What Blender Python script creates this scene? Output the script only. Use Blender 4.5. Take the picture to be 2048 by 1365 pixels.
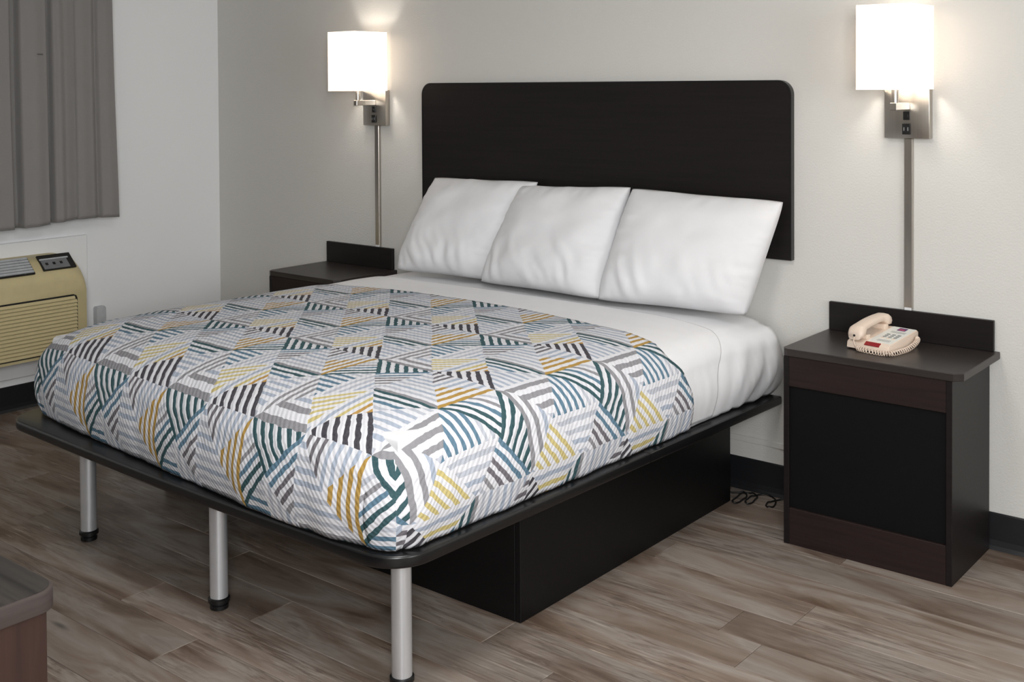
import bpy, bmesh, math, random
from mathutils import Vector, Matrix, noise

random.seed(7)
SC = bpy.context.scene
COL = SC.collection
for _o in list(bpy.data.objects):
    bpy.data.objects.remove(_o)

# ------------------------------------------------------------------ camera
cam_data = bpy.data.cameras.new('camera')
cam = bpy.data.objects.new('camera', cam_data)
COL.objects.link(cam)
_R = Vector((0.77537007, 0.63148127, -0.00571577))
_U = Vector((-0.00861371, 0.01962572, 0.99977029))
_F = Vector((-0.63144838, 0.77514272, -0.0206566))
cam.matrix_world = Matrix(((_R.x, _U.x, -_F.x, 2.71870254), (_R.y, _U.y, -_F.y, -3.78305462),
                           (_R.z, _U.z, -_F.z, 1.48399084), (0, 0, 0, 1)))
cam_data.sensor_width = 36.0
cam_data.lens = 40.31023
cam_data.shift_y = -0.2256595
cam_data.clip_start = 0.05
SC.camera = cam

# ------------------------------------------------------------------ world, lights, exposure
world = bpy.data.worlds.new('world')
SC.world = world
world.use_nodes = True
world.node_tree.nodes['Background'].inputs[0].default_value = (0.9, 0.95, 1.0, 1)
world.node_tree.nodes['Background'].inputs[1].default_value = 0.0

def area_light(name, loc, target, sx, sy, power, color):
    d = bpy.data.lights.new(name, 'AREA')
    d.shape = 'RECTANGLE'; d.size = sx; d.size_y = sy; d.energy = power; d.color = color
    o = bpy.data.objects.new(name, d); COL.objects.link(o)
    o.location = loc
    o.rotation_euler = (Vector(target) - Vector(loc)).to_track_quat('-Z', 'Y').to_euler()
    return o
KEY = area_light('added_key_light', (3.35, -4.35, 1.80), (0.2, -0.6, 0.7), 0.9, 0.9, 86, (0.975, 0.99, 1.0))  # added soft key from behind the camera, in place of a flash
SIDE = area_light('added_side_light', (4.55, -2.3, 1.55), (0.0, -1.0, 0.6), 1.2, 1.3, 38, (0.96, 0.985, 1.0))  # added soft light from the right
CEIL = area_light('added_overhead_light', (1.2, -2.1, 2.398), (1.2, -2.1, 0), 0.5, 0.5, 19, (1.0, 0.985, 0.96))  # added overhead light to brighten the top of the bed
SC.view_settings.view_transform = 'Standard'
SC.view_settings.look = 'None'
SC.view_settings.gamma = 1.0
SC.view_settings.use_curve_mapping = False
SC.view_settings.exposure = 0.0

# ------------------------------------------------------------------ helpers
def lin(c):
    c = c / 255.0
    return c / 12.92 if c <= 0.04045 else ((c + 0.055) / 1.055) ** 2.4
def rgb(r, g, b):
    return (lin(r), lin(g), lin(b), 1.0)

def new_obj(name, me, mat=None, parent=None):
    o = bpy.data.objects.new(name, me)
    COL.objects.link(o)
    if mat is not None:
        me.materials.append(mat)
    if parent is not None:
        o.parent = parent
    return o
def tag(o, label=None, cat=None, group=None, kind=None):
    if label: o['label'] = label
    if cat: o['category'] = cat
    if group: o['group'] = group
    if kind: o['kind'] = kind
    return o
def thing(name, loc, label, cat, group=None):
    o = bpy.data.objects.new(name, None)
    COL.objects.link(o)
    o.location = loc
    o.empty_display_size = 0.05
    return tag(o, label, cat, group)
def wloc(p):
    v = Vector((0, 0, 0))
    while p is not None:
        v += Vector(p.location); p = p.parent
    return v

class MB:
    """collects shapes in world coordinates, links them as one mesh object"""
    def __init__(s):
        s.bm = bmesh.new()
    def box(s, x0, x1, y0, y1, z0, z1, bev=0.0, seg=2):
        b = bmesh.new()
        bmesh.ops.create_cube(b, size=1.0)
        for v in b.verts:
            v.co = Vector(((x0 + x1) / 2 + v.co.x * (x1 - x0), (y0 + y1) / 2 + v.co.y * (y1 - y0), (z0 + z1) / 2 + v.co.z * (z1 - z0)))
        if bev > 0:
            bmesh.ops.bevel(b, geom=b.edges[:], offset=bev, segments=seg, profile=0.5, affect='EDGES')
        return s.join(b)
    def join(s, b):
        me = bpy.data.meshes.new('tmp'); b.to_mesh(me); b.free()
        s.bm.from_mesh(me); bpy.data.meshes.remove(me)
        return s
    def prism(s, pts, axis, a0, a1, bev=0.0, seg=2):
        """polygon pts (2d) extruded along axis 0/1/2 from a0 to a1"""
        b = bmesh.new()
        def mk(p, a):
            if axis == 0: return (a, p[0], p[1])
            if axis == 1: return (p[0], a, p[1])
            return (p[0], p[1], a)
        lo = [b.verts.new(mk(p, a0)) for p in pts]
        hi = [b.verts.new(mk(p, a1)) for p in pts]
        n = len(pts)
        f0 = b.faces.new(lo); f1 = b.faces.new(hi)
        for i in range(n):
            b.faces.new((lo[i], lo[(i + 1) % n], hi[(i + 1) % n], hi[i]))
        bmesh.ops.recalc_face_normals(b, faces=b.faces[:])
        if bev > 0:
            es = set(f0.edges) | set(f1.edges)
            bmesh.ops.bevel(b, geom=list(es), offset=bev, segments=seg, profile=0.5, affect='EDGES')
        return s.join(b)
    def lathe(s, prof, cx, cy, n=32):
        """prof list of (r,z)"""
        b = bmesh.new(); rings = []
        for r, z in prof:
            rings.append([b.verts.new((cx + r * math.cos(2 * math.pi * i / n), cy + r * math.sin(2 * math.pi * i / n), z)) for i in range(n)])
        for k in range(len(rings) - 1):
            for i in range(n):
                b.faces.new((rings[k][i], rings[k][(i + 1) % n], rings[k + 1][(i + 1) % n], rings[k + 1][i]))
        b.faces.new(rings[0][::-1]); b.faces.new(rings[-1])
        bmesh.ops.recalc_face_normals(b, faces=b.faces[:])
        return s.join(b)
    def tube(s, pts, r, n=8):
        b = bmesh.new(); pts = [Vector(p) for p in pts]; rings = []
        up = Vector((0, 0, 1))
        for i, p in enumerate(pts):
            t = (pts[min(i + 1, len(pts) - 1)] - pts[max(i - 1, 0)]).normalized()
            a = up.cross(t)
            if a.length < 1e-3: a = Vector((1, 0, 0)).cross(t)
            a.normalize(); c = t.cross(a)
            rings.append([b.verts.new(p + (a * math.cos(2 * math.pi * k / n) + c * math.sin(2 * math.pi * k / n)) * r) for k in range(n)])
        for i in range(len(rings) - 1):
            for k in range(n):
                b.faces.new((rings[i][k], rings[i][(k + 1) % n], rings[i + 1][(k + 1) % n], rings[i + 1][k]))
        b.faces.new(rings[0][::-1]); b.faces.new(rings[-1])
        bmesh.ops.recalc_face_normals(b, faces=b.faces[:])
        return s.join(b)
    def build(s, name, mat, parent=None, smooth=False, angle=40):
        me = bpy.data.meshes.new(name)
        off = wloc(parent)
        for v in s.bm.verts: v.co -= off
        s.bm.to_mesh(me); s.bm.free()
        if smooth:
            for p in me.polygons: p.use_smooth = True
            try: me.set_sharp_from_angle(angle=math.radians(angle))
            except Exception: pass
        return new_obj(name, me, mat, parent)

# ------------------------------------------------------------------ node helper
class NT:
    def __init__(s, name):
        s.m = bpy.data.materials.new(name); s.m.use_nodes = True
        s.t = s.m.node_tree; s.n = s.t.nodes
        s.b = s.n['Principled BSDF']; s.out = s.n['Material Output']
    def new(s, kind, **kw):
        x = s.n.new(kind)
        for k, v in kw.items(): setattr(x, k, v)
        return x
    def link(s, a, b): s.t.links.new(a, b)
    def put(s, sock, v):
        if isinstance(v, bpy.types.NodeSocket): s.link(v, sock)
        else: sock.default_value = v
    def math(s, op, a, b=0.0, c=None):
        x = s.new('ShaderNodeMath', operation=op)
        s.put(x.inputs[0], a); s.put(x.inputs[1], b)
        if c is not None: s.put(x.inputs[2], c)
        return x.outputs[0]
    def mix(s, f, a, b, blend='MIX'):
        x = s.new('ShaderNodeMix', data_type='RGBA', blend_type=blend)
        s.put(x.inputs[0], f); s.put(x.inputs[6], a); s.put(x.inputs[7], b)
        return x.outputs[2]
    def ramp(s, f, stops, interp='LINEAR'):
        x = s.new('ShaderNodeValToRGB'); cr = x.color_ramp; cr.interpolation = interp
        while len(cr.elements) > 1: cr.elements.remove(cr.elements[-1])
        cr.elements[0].position = stops[0][0]; cr.elements[0].color = stops[0][1]
        for p, c in stops[1:]:
            e = cr.elements.new(p); e.color = c
        s.put(x.inputs[0], f)
        return x.outputs[0]
    def coord(s, which='Object'):
        return s.new('ShaderNodeTexCoord').outputs[which]
    def mapping(s, v, scale=(1, 1, 1), loc=(0, 0, 0), rot=(0, 0, 0)):
        x = s.new('ShaderNodeMapping'); s.put(x.inputs[0], v)
        x.inputs['Scale'].default_value = scale; x.inputs['Location'].default_value = loc; x.inputs['Rotation'].default_value = rot
        return x.outputs[0]
    def noise(s, v, scale=5, detail=4, rough=0.5, dist=0.0):
        x = s.new('ShaderNodeTexNoise'); s.put(x.inputs['Vector'], v)
        x.inputs['Scale'].default_value = scale; x.inputs['Detail'].default_value = detail
        x.inputs['Roughness'].default_value = rough; x.inputs['Distortion'].default_value = dist
        return x.outputs[0]
    def bump(s, h, strength=0.2, dist=0.01, nrm=None):
        x = s.new('ShaderNodeBump'); x.inputs['Strength'].default_value = strength; x.inputs['Distance'].default_value = dist
        s.put(x.inputs['Height'], h)
        if nrm is not None: s.put(x.inputs['Normal'], nrm)
        return x.outputs[0]
    def set(s, color=None, rough=None, metal=None, spec=None, normal=None):
        b = s.b
        if color is not None: s.put(b.inputs['Base Color'], color)
        if rough is not None: s.put(b.inputs['Roughness'], rough)
        if metal is not None: s.put(b.inputs['Metallic'], metal)
        if spec is not None: s.put(b.inputs['Specular IOR Level'], spec)
        if normal is not None: s.put(b.inputs['Normal'], normal)
        return s.m

def mat_paint(name, c, bscale=150, bstr=0.3, rough=0.75):
    t = NT(name); v = t.coord('Object')
    n = t.noise(v, bscale, 3, 0.55)
    n2 = t.noise(v, 2.0, 2)
    col = t.mix(n2, rgb(*[x * 0.985 for x in c]), rgb(*c))
    return t.set(col, rough, spec=0.3, normal=t.bump(n, bstr, 0.004))
def mat_plain(name, c, rough=0.5, metal=0.0, spec=0.5, var=0.06, nscale=30):
    t = NT(name); v = t.coord('Object')
    n = t.noise(v, nscale, 3)
    col = t.mix(n, rgb(*[x * (1 - var) for x in c]), rgb(*[min(255, x * (1 + var)) for x in c]))
    return t.set(col, rough, metal, spec)
def mat_wood(name, c1, c2, scale=(2, 60, 60), rough=0.4, spec=0.5):
    t = NT(name); v = t.mapping(t.coord('Object'), scale)
    n = t.noise(v, 1.0, 5, 0.6, 0.3)
    col = t.ramp(n, [(0.35, rgb(*c1)), (0.65, rgb(*c2))])
    return t.set(col, rough, spec=spec, normal=t.bump(n, 0.05, 0.002))
def mat_brushed(name, c, rough=0.3, scale=(300, 300, 4)):
    t = NT(name); v = t.mapping(t.coord('Object'), scale)
    n = t.noise(v, 1.0, 3)
    col = t.mix(n, rgb(*[x * .92 for x in c]), rgb(*c))
    rg = t.math('MULTIPLY_ADD', n, 0.12, rough - 0.06)
    return t.set(col, rg, 1.0)
def mat_cloth(name, c, wscale=900, bstr=0.15, rough=0.9):
    t = NT(name); v = t.coord('Object')
    n = t.noise(v, wscale, 2); n2 = t.noise(v, 14, 4, 0.5)
    col = t.mix(n2, rgb(*[x * 0.97 for x in c]), rgb(*c))
    nb = t.bump(n, bstr, 0.001); nb2 = t.bump(n2, 0.08, 0.01, nb)
    m = t.set(col, rough, spec=0.2, normal=nb2)
    t.b.inputs['Sheen Weight'].default_value = 0.1
    return m

M = {}
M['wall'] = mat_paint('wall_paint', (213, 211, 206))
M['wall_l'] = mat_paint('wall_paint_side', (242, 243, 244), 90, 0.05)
M['ceil'] = mat_paint('ceiling_paint', (225, 224, 222))
M['base'] = mat_plain('black_vinyl_base', (24, 25, 28), 0.45)
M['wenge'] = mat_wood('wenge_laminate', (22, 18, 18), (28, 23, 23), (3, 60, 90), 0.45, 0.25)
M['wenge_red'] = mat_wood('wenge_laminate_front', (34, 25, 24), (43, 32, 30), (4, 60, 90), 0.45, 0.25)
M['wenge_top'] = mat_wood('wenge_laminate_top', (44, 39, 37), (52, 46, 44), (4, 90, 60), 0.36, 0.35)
M['black'] = mat_plain('black_laminate', (11, 11, 12), 0.42, spec=0.3)
M['black_edge'] = mat_plain('black_pvc_edge', (17, 17, 18), 0.30, spec=0.55)
M['blackpanel'] = mat_plain('matte_black_panel', (12, 12, 13), 0.6, spec=0.15)
M['alu'] = mat_plain('satin_aluminium', (226, 229, 233), 0.33, 0.72, var=0.02)
M['nickel'] = mat_brushed('brushed_nickel', (190, 184, 176), 0.3, (200, 200, 5))
M['plastic_black'] = mat_plain('black_plastic', (14, 14, 15), 0.4)
M['plastic_grey'] = mat_plain('grey_plastic', (190, 193, 196), 0.5)
M['white_pvc'] = mat_plain('white_plastic', (218, 219, 220), 0.5)
M['sheet'] = mat_cloth('white_sheet', (238, 238, 240))
M['pillow'] = mat_cloth('white_pillowcase', (233, 233, 235))
M['curtain'] = mat_cloth('grey_curtain_cloth', (141, 138, 136), 500, 0.25)
M['curtain_stain'] = mat_plain('dark_stain', (95, 92, 92), 0.9)
M['beige'] = mat_plain('beige_ac_plastic', (204, 190, 146), 0.5, var=0.03)
M['ac_dark'] = mat_plain('ac_dark_slot', (25, 24, 22), 0.6)
M['ac_grey'] = mat_plain('ac_grey_plastic', (120, 122, 124), 0.5)
M['phone'] = mat_plain('cream_phone_plastic', (228, 208, 190), 0.4, var=0.02)
M['phone_white'] = mat_plain('white_phone_plate', (232, 232, 226), 0.4, var=0.02)
M['phone_red'] = mat_plain('red_message_lens', (140, 20, 30), 0.25)
M['phone_purple'] = mat_plain('purple_sticker', (88, 60, 110), 0.5)
M['phone_pink'] = mat_plain('pink_sticker', (190, 80, 110), 0.5)
M['key'] = mat_plain('grey_print', (140, 142, 140), 0.5)
M['desk_top'] = mat_wood('grey_brown_desk_top', (42, 40, 39), (68, 63, 59), (1.5, 38, 60), 0.4, 0.2)
M['desk_edge'] = mat_wood('brown_edge_band', (64, 56, 54), (76, 67, 64), (2, 2, 60), 0.5, 0.2)
M['desk_side'] = mat_wood('brown_desk_side', (52, 38, 34), (64, 46, 40), (40, 40, 2), 0.5, 0.2)
M['stitch'] = mat_plain('grey_stitching', (120, 116, 114), 0.9)

def mat_floor():
    t = NT('vinyl_plank')
    info = t.new('ShaderNodeObjectInfo')
    rnd = info.outputs['Random']
    v0 = t.coord('Object')
    off = t.new('ShaderNodeVectorMath', operation='ADD')
    comb = t.new('ShaderNodeCombineXYZ')
    t.put(comb.inputs[0], t.math('MULTIPLY', rnd, 37.0)); t.put(comb.inputs[1], t.math('MULTIPLY', rnd, 91.0))
    t.put(off.inputs[0], v0); t.put(off.inputs[1], comb.outputs[0])
    v = off.outputs[0]
    big = t.noise(t.mapping(v, (1.9, 7.5, 1)), 1.0, 4, 0.55, 0.9)
    grain = t.noise(t.mapping(v, (5, 110, 1)), 1.0, 5, 0.65, 0.25)
    cath = t.noise(t.mapping(v, (3.2, 36, 1)), 1.0, 4, 0.6, 1.2)
    gate = t.ramp(t.noise(t.mapping(v, (1.3, 6, 1), (3.1, 1.7, 0)), 1.0, 3, 0.5, 0.8), [(0.42, (0.15, 0.15, 0.15, 1)), (0.60, (1, 1, 1, 1))])
    col = t.ramp(big, [(0.30, rgb(98, 80, 67)), (0.44, rgb(130, 114, 102)), (0.60, rgb(152, 142, 133)), (0.76, rgb(122, 108, 98))])
    col = t.mix(t.math('MULTIPLY', gate, 1.0), col, t.mix(t.ramp(cath, [(0.50, (0, 0, 0, 1)), (0.60, (0.7, 0.7, 0.7, 1)), (0.66, (0, 0, 0, 1))]), col, rgb(90, 75, 66)))
    col = t.mix(t.math('MULTIPLY', gate, t.ramp(grain, [(0.3, (0.5, 0.5, 0.5, 1)), (0.5, (0, 0, 0, 1))])), col, rgb(86, 73, 65))
    col = t.mix(t.math('MULTIPLY', gate, t.ramp(grain, [(0.58, (0, 0, 0, 1)), (0.70, (0.6, 0.6, 0.6, 1))])), col, rgb(196, 184, 170))
    # knots
    vor = t.new('ShaderNodeTexVoronoi'); t.put(vor.inputs['Vector'], t.mapping(v, (2.2, 9.0, 1))); vor.inputs['Scale'].default_value = 1.0
    kn = t.ramp(vor.outputs['Distance'], [(0.03, (0.8, 0.8, 0.8, 1)), (0.12, (0, 0, 0, 1))])
    col = t.mix(kn, col, rgb(84, 78, 76))
    bright = t.math('MULTIPLY_ADD', rnd, 0.26, 0.84)
    cb = t.new('ShaderNodeCombineColor')
    for i in range(3): t.put(cb.inputs[i], bright)
    col = t.mix(1.0, col, cb.outputs[0], 'MULTIPLY')
    rg = t.math('MULTIPLY_ADD', grain, 0.2, 0.38)
    return t.set(col, rg, spec=0.35, normal=t.bump(grain, 0.12, 0.002))
M['floor'] = mat_floor()
M['floor_gap'] = mat_plain('floor_underlay', (50, 45, 42), 0.9)

# ------------------------------------------------------------------ quilt pattern (woven stripes in a triangle lattice)
W_ = rgb(224, 224, 229); LG = rgb(186, 190, 200); LB = rgb(168, 178, 194); GR = rgb(140, 139, 143); DG = rgb(104, 100, 106)
CH = rgb(50, 46, 54); TE = rgb(18, 72, 78); BL = rgb(84, 120, 142); GO = rgb(176, 138, 52); PG = rgb(204, 188, 122); OR = rgb(186, 144, 62)
def stripes(cols, n, first=False):
    """n periods, each half white and half coloured; first: the coloured half leads"""
    st = []
    for i in range(n):
        if first:
            st.append((i / n, cols[i])); st.append(((i + 0.48) / n, W_))
        else:
            st.append((i / n, W_)); st.append(((i + 0.52) / n, cols[i]))
    return st
def mat_quilt():
    t = NT('quilt_print')
    uv = t.new('ShaderNodeUVMap'); uv.uv_map = 'quilt'
    wob = t.new('ShaderNodeTexNoise'); t.put(wob.inputs['Vector'], uv.outputs[0]); wob.inputs['Scale'].default_value = 38; wob.inputs['Detail'].default_value = 1
    sepn = t.new('ShaderNodeSeparateColor'); t.put(sepn.inputs[0], wob.outputs[1])
    sep = t.new('ShaderNodeSeparateXYZ'); t.put(sep.inputs[0], uv.outputs[0])
    H = 0.2205   # half period, metres of cloth
    HV = 0.2255
    X = t.math('ADD', sep.outputs[0], t.math('MULTIPLY_ADD', sepn.outputs[0], 0.009, -0.0045))
    Y = t.math('ADD', sep.outputs[1], t.math('MULTIPLY_ADD', sepn.outputs[1], 0.009, -0.0045))
    a = t.math('DIVIDE', t.math('SUBTRACT', X, QX0), H)
    b = t.math('DIVIDE', t.math('SUBTRACT', Y, QY0), HV)
    P = t.math('ADD', a, b); D = t.math('SUBTRACT', a, b)
    pm = t.math('FLOORED_MODULO', P, 2.0)
    isA = t.math('GREATER_THAN', pm, 1.0)
    w = t.math('SUBTRACT', pm, isA)                       # 0..1 across the strip
    # local P: strip B 0..1, strip A -1..0
    Pl = t.math('SUBTRACT', pm, t.math('MULTIPLY', isA, 2.0))
    n2 = t.math('SUBTRACT', P, Pl)                        # even shift removed with (2,0) steps: D shifts by the same
    D1 = t.math('SUBTRACT', D, n2)
    DA = t.math('SUBTRACT', t.math('FLOORED_MODULO', t.math('ADD', D1, 1.0), 4.0), 1.0)      # [-1,3)
    E = t.math('FLOORED_MODULO', t.math('SUBTRACT', D1, w), 4.0)
    DB = t.math('ADD', E, w)
    PA = t.math('SUBTRACT', w, 1.0)
    aA = t.math('MULTIPLY', t.math('ADD', PA, DA), 0.5); bA = t.math('MULTIPLY', t.math('SUBTRACT', PA, DA), 0.5)
    aB = t.math('MULTIPLY', t.math('ADD', w, DB), 0.5); bB = t.math('MULTIPLY', t.math('SUBTRACT', w, DB), 0.5)
    def gt(x, y): return t.math('GREATER_THAN', x, y)
    def rng(x, lo, hi): return t.math('DIVIDE', t.math('SUBTRACT', x, lo), hi - lo)
    C = 'CONSTANT'
    # strip A, region by region along the strip
    one_w = t.math('SUBTRACT', 1.0, w)
    cA = t.ramp(w, stripes([CH] * 6, 6), C)
    for thr, col_ in (
        (t.math('SUBTRACT', w, 1.0), t.ramp(rng(aA, -1.0, 0.0), stripes([DG, DG, DG, LB, LB, LB, LB, LB], 8), C)),
        (0.0, t.ramp(rng(aA, -0.5, 0.0), stripes([GO] * 4, 4), C)),
        (one_w, t.ramp(rng(DA, 0.0, 1.0), stripes([W_, LG, GR, BL, TE, TE], 6), C)),
        (1.0, t.ramp(rng(bA, -0.5, -1.5), stripes([LG, LG, BL, BL, BL, BL, BL, BL], 8), C)),
        (t.math('ADD', one_w, 1.0), t.ramp(rng(aA, 0.5, 1.0), stripes([LG, LG, LB, LB], 4), C)),
        (2.0, t.ramp(rng(DA, 2.0, 3.0), stripes([PG, PG, PG, PG, PG, LB], 6), C)),
        (t.math('ADD', one_w, 2.0), t.ramp(rng(aA, 1.0, 1.5), stripes([LB, PG, OR, OR], 4), C))):
        cA = t.mix(gt(DA, thr), cA, col_)
    # strip B
    cB = t.ramp(w, stripes([TE] * 6, 6, True), C)
    for thr, col_ in (
        (1.0, t.ramp(rng(DB, 1.0, 2.0), stripes([BL, BL, DG, DG, GR, LG], 6, True), C)),
        (t.math('ADD', one_w, 1.0), t.ramp(rng(bB, 0.0, -1.0), stripes([LB, LG, LB, LB, LG, LB, LG, GR], 8), C)),
        (t.math('ADD', w, 2.0), t.ramp(rng(bB, -1.0, -1.5), stripes([TE, TE, BL, LG], 4, True), C)),
        (3.0, t.ramp(rng(bB, -1.0, -2.0), stripes([LG, LG, LB, LB, LB, LB, LB, LG], 8), C)),
        (t.math('ADD', one_w, 3.0), t.ramp(rng(aB, 2.0, 2.5), stripes([GR, GR, GR, LG], 4), C)),
        (4.0, t.ramp(rng(bB, -1.5, -2.0), stripes([LB, GR, GR], 3), C))):
        cB = t.mix(gt(DB, thr), cB, col_)
    col = t.mix(isA, cB, cA)
    # fine twill: ridges in the weave
    tw = t.new('ShaderNodeTexWave', wave_type='BANDS', bands_direction='DIAGONAL'); t.put(tw.inputs['Vector'], uv.outputs[0])
    tw.inputs['Scale'].default_value = 34; tw.inputs['Distortion'].default_value = 1.5; tw.inputs['Detail'].default_value = 1
    nb = t.bump(tw.outputs[1], 0.35, 0.003)
    pk = t.noise(uv.outputs[0], 26, 3, 0.6)
    nb = t.bump(pk, 0.35, 0.01, nb)
    mott = t.noise(uv.outputs[0], 160, 2)
    col = t.mix(t.math('MULTIPLY', mott, 0.12), col, W_)
    m = t.set(col, 0.9, spec=0.15, normal=nb)
    return m

# ================================================================== THE ROOM
XL, XR, YB, ZC = -2.398, 4.75, -5.2, 2.44
T = 0.12
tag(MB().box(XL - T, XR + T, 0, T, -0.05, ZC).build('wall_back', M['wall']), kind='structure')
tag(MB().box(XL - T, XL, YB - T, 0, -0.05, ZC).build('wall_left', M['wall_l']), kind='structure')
tag(MB().box(XR, XR + T, YB - T, 0, -0.05, ZC).build('wall_right', M['wall']), kind='structure')
tag(MB().box(XL, XR, YB - T, YB, -0.05, ZC).build('wall_front', M['wall']), kind='structure')
tag(MB().box(XL - T, XR + T, YB - T, T, ZC, ZC + 0.1).build('ceiling', M['ceil']), kind='structure')
# floor with single planks
floor = tag(MB().box(XL, XR, YB, 0, -0.06, -0.005).build('floor', M['floor_gap']), kind='structure')
PW, PLN = 0.152, 1.22
joints = {2: 0.735, 4: 1.325, 5: 1.195, 6: 1.34, 0: 0.15, -2: 0.125, -1: -0.25, 3: 0.35, 1: 0.98, -3: 0.62, 7: 0.8, 8: 1.9}
def plank(x0, x1, y0, y1):
    g = 0.0007; c = 0.0012
    x0 += g; x1 -= g; y0 += g; y1 -= g
    cx, cy = (x0 + x1) / 2, (y0 + y1) / 2
    hx, hy = (x1 - x0) / 2, (y1 - y0) / 2
    vs = [(-hx, -hy, -0.005), (hx, -hy, -0.005), (hx, hy, -0.005), (-hx, hy, -0.005),
          (-hx, -hy, -c), (hx, -hy, -c), (hx, hy, -c), (-hx, hy, -c),
          (-hx + c, -hy + c, 0), (hx - c, -hy + c, 0), (hx - c, hy - c, 0), (-hx + c, hy - c, 0)]
    fs = [(8, 9, 10, 11)]
    for i in range(4):
        j = (i + 1) % 4
        fs += [(i, j, 4 + j, 4 + i), (4 + i, 4 + j, 8 + j, 8 + i)]
    return vs, fs, cx, cy
row = -22; plank_cache = {}
for k in range(-24, 14):
    y1 = -1.645 + k * PW; y0 = y1 - PW
    y0c, y1c = max(y0, YB), min(y1, 0.0)
    if y1c - y0c < 0.01: continue
    j0 = joints.get(k, random.uniform(-0.6, 0.6))
    x = j0 - PLN * math.ceil((j0 - XL) / PLN)
    while x < XR:
        xa, xb = max(x, XL), min(x + PLN, XR)
        x += PLN
        if xb - xa < 0.02: continue
        vs, fs, cx, cy = plank(xa, xb, y0c, y1c)
        key = (round(xb - xa, 4), round(y1c - y0c, 4))
        if key not in plank_cache:
            me = bpy.data.meshes.new('plank'); me.from_pydata(vs, [], fs); me.materials.append(M['floor']); plank_cache[key] = me
        o = bpy.data.objects.new('plank', plank_cache[key]); COL.objects.link(o); o.parent = floor
        o.location = (cx, cy, 0)
def base_prof(z1):
    return [(0, 0), (0.016, 0), (0.010, 0.012), (0.007, 0.03), (0.006, z1 - 0.004), (0.003, z1), (0, z1)]
BZ = 0.116
bp_ = base_prof(BZ)
tag(MB().prism([(-a, b) for a, b in bp_], 0, XL + 0.0, XR).build('baseboard_back', M['base']), kind='structure')
tag(MB().prism([(XL + a, b) for a, b in bp_], 1, YB, -0.017).build('baseboard_left', M['base']), kind='structure')
tag(MB().box(-0.94, 1.06, -0.006, 0, 0.174, 0.196, 0.002).build('trim_1', M['wall']), kind='structure')
# window behind the curtain
wn = tag(MB().box(XL, XL + 0.012, -1.86, -0.78, 0.95, 2.12, 0.003).build('window_1', M['white_pvc']), kind='structure')
MB().box(XL + 0.012, XL + 0.014, -1.80, -0.84, 1.01, 2.06).build('pane', M['ac_dark'], wn)
# unseen ceiling fitting, added to go with the overhead area light
cl = thing('added_ceiling_fitting', (1.2, -2.1, 2.405), 'unseen flat square white ceiling fitting added for the overhead light', 'light')
MB().box(0.92, 1.48, -2.38, -1.82, 2.405, 2.44, 0.006).build('housing', M['white_pvc'], cl)

# ================================================================== BED
ZPB, ZPT = 0.338, 0.370
bed = thing('platform_bed', (-0.1, -0.95, 0.0), 'black platform bed frame with aluminium legs under the patterned quilt', 'bed')
def plat_x(y, side):
    return (0.884 + 0.028 * y) if side > 0 else (-1.020 + 0.033 * y)
SEAM = -0.845
def plat_outline(y_top, y_bot, corner):
    pts = [(plat_x(y_top, -1), y_top), (plat_x(y_top, 1), y_top)]
    if not corner:
        return pts + [(plat_x(y_bot, 1), y_bot), (plat_x(y_bot, -1), y_bot)]
    rc = 0.115
    def corner_pts(x, y, sx):
        c = []
        for i in range(11):
            a = math.pi / 2 * i / 10
            c.append((x - sx * rc + sx * rc * math.cos(a), y + rc - rc * math.sin(a)))
        return c
    yr = -1.903; yl = -1.872
    pts += corner_pts(plat_x(-1.85, 1), yr, 1)
    for i in range(1, 8):
        u = i / 8
        pts.append((0.70 + (-0.94 - 0.70) * u, yr + (yl - yr) * u - 0.014 * math.sin(math.pi * u)))
    pts += corner_pts(plat_x(-1.85, -1), yl, -1)[::-1]
    return pts
for yt, yb_, cn in ((-0.012, SEAM + 0.0012, False), (SEAM - 0.0012, -1.9, True)):
    MB().prism(plat_outline(yt, yb_, cn), 2, ZPB, ZPT, 0.007, 3).build('platform_board', M['black_edge'], bed, True, 50)
LEGS = [(-0.731, -1.765), (0.018, -1.803), (0.735, -1.790)]
for lx, ly in LEGS:
    leg = MB().lathe([(0.0255, 0.030), (0.0255, 0.334), (0.0255, ZPB)], lx, ly, 40).build('leg', M['alu'], bed, True, 30)
    MB().lathe([(0.021, 0.0), (0.026, 0.003), (0.026, 0.014), (0.023, 0.016), (0.023, 0.020), (0.0305, 0.022), (0.0305, 0.032), (0.027, 0.035)], lx, ly, 32).build('foot', M['plastic_black'], leg, True, 30)
# plinth box: front panel and side panels
BX0, BX1, BY0, BY1 = -0.93, 0.751, -1.344, -0.146
for x0, x1, y0, y1 in ((BX1 - 0.018, BX1, BY0 + 0.0015, BY1), (BX0, BX0 + 0.018, BY0 + 0.0015, BY1)):
    MB().box(x0, x1, y0, y1, 0, ZPB, 0.0012, 1).build('plinth_side_panel', M['black'], bed)
MB().box(BX0 + 0.0185, BX1 - 0.0185, BY0, BY0 + 0.018, 0, ZPB, 0.0012, 1).build('plinth_front_panel', M['black'], bed)
MB().box(BX0 + 0.0185, BX1 - 0.0185, BY1 - 0.018, BY1, 0, ZPB, 0.0012, 1).build('plinth_back_panel', M['black'], bed)

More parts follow.
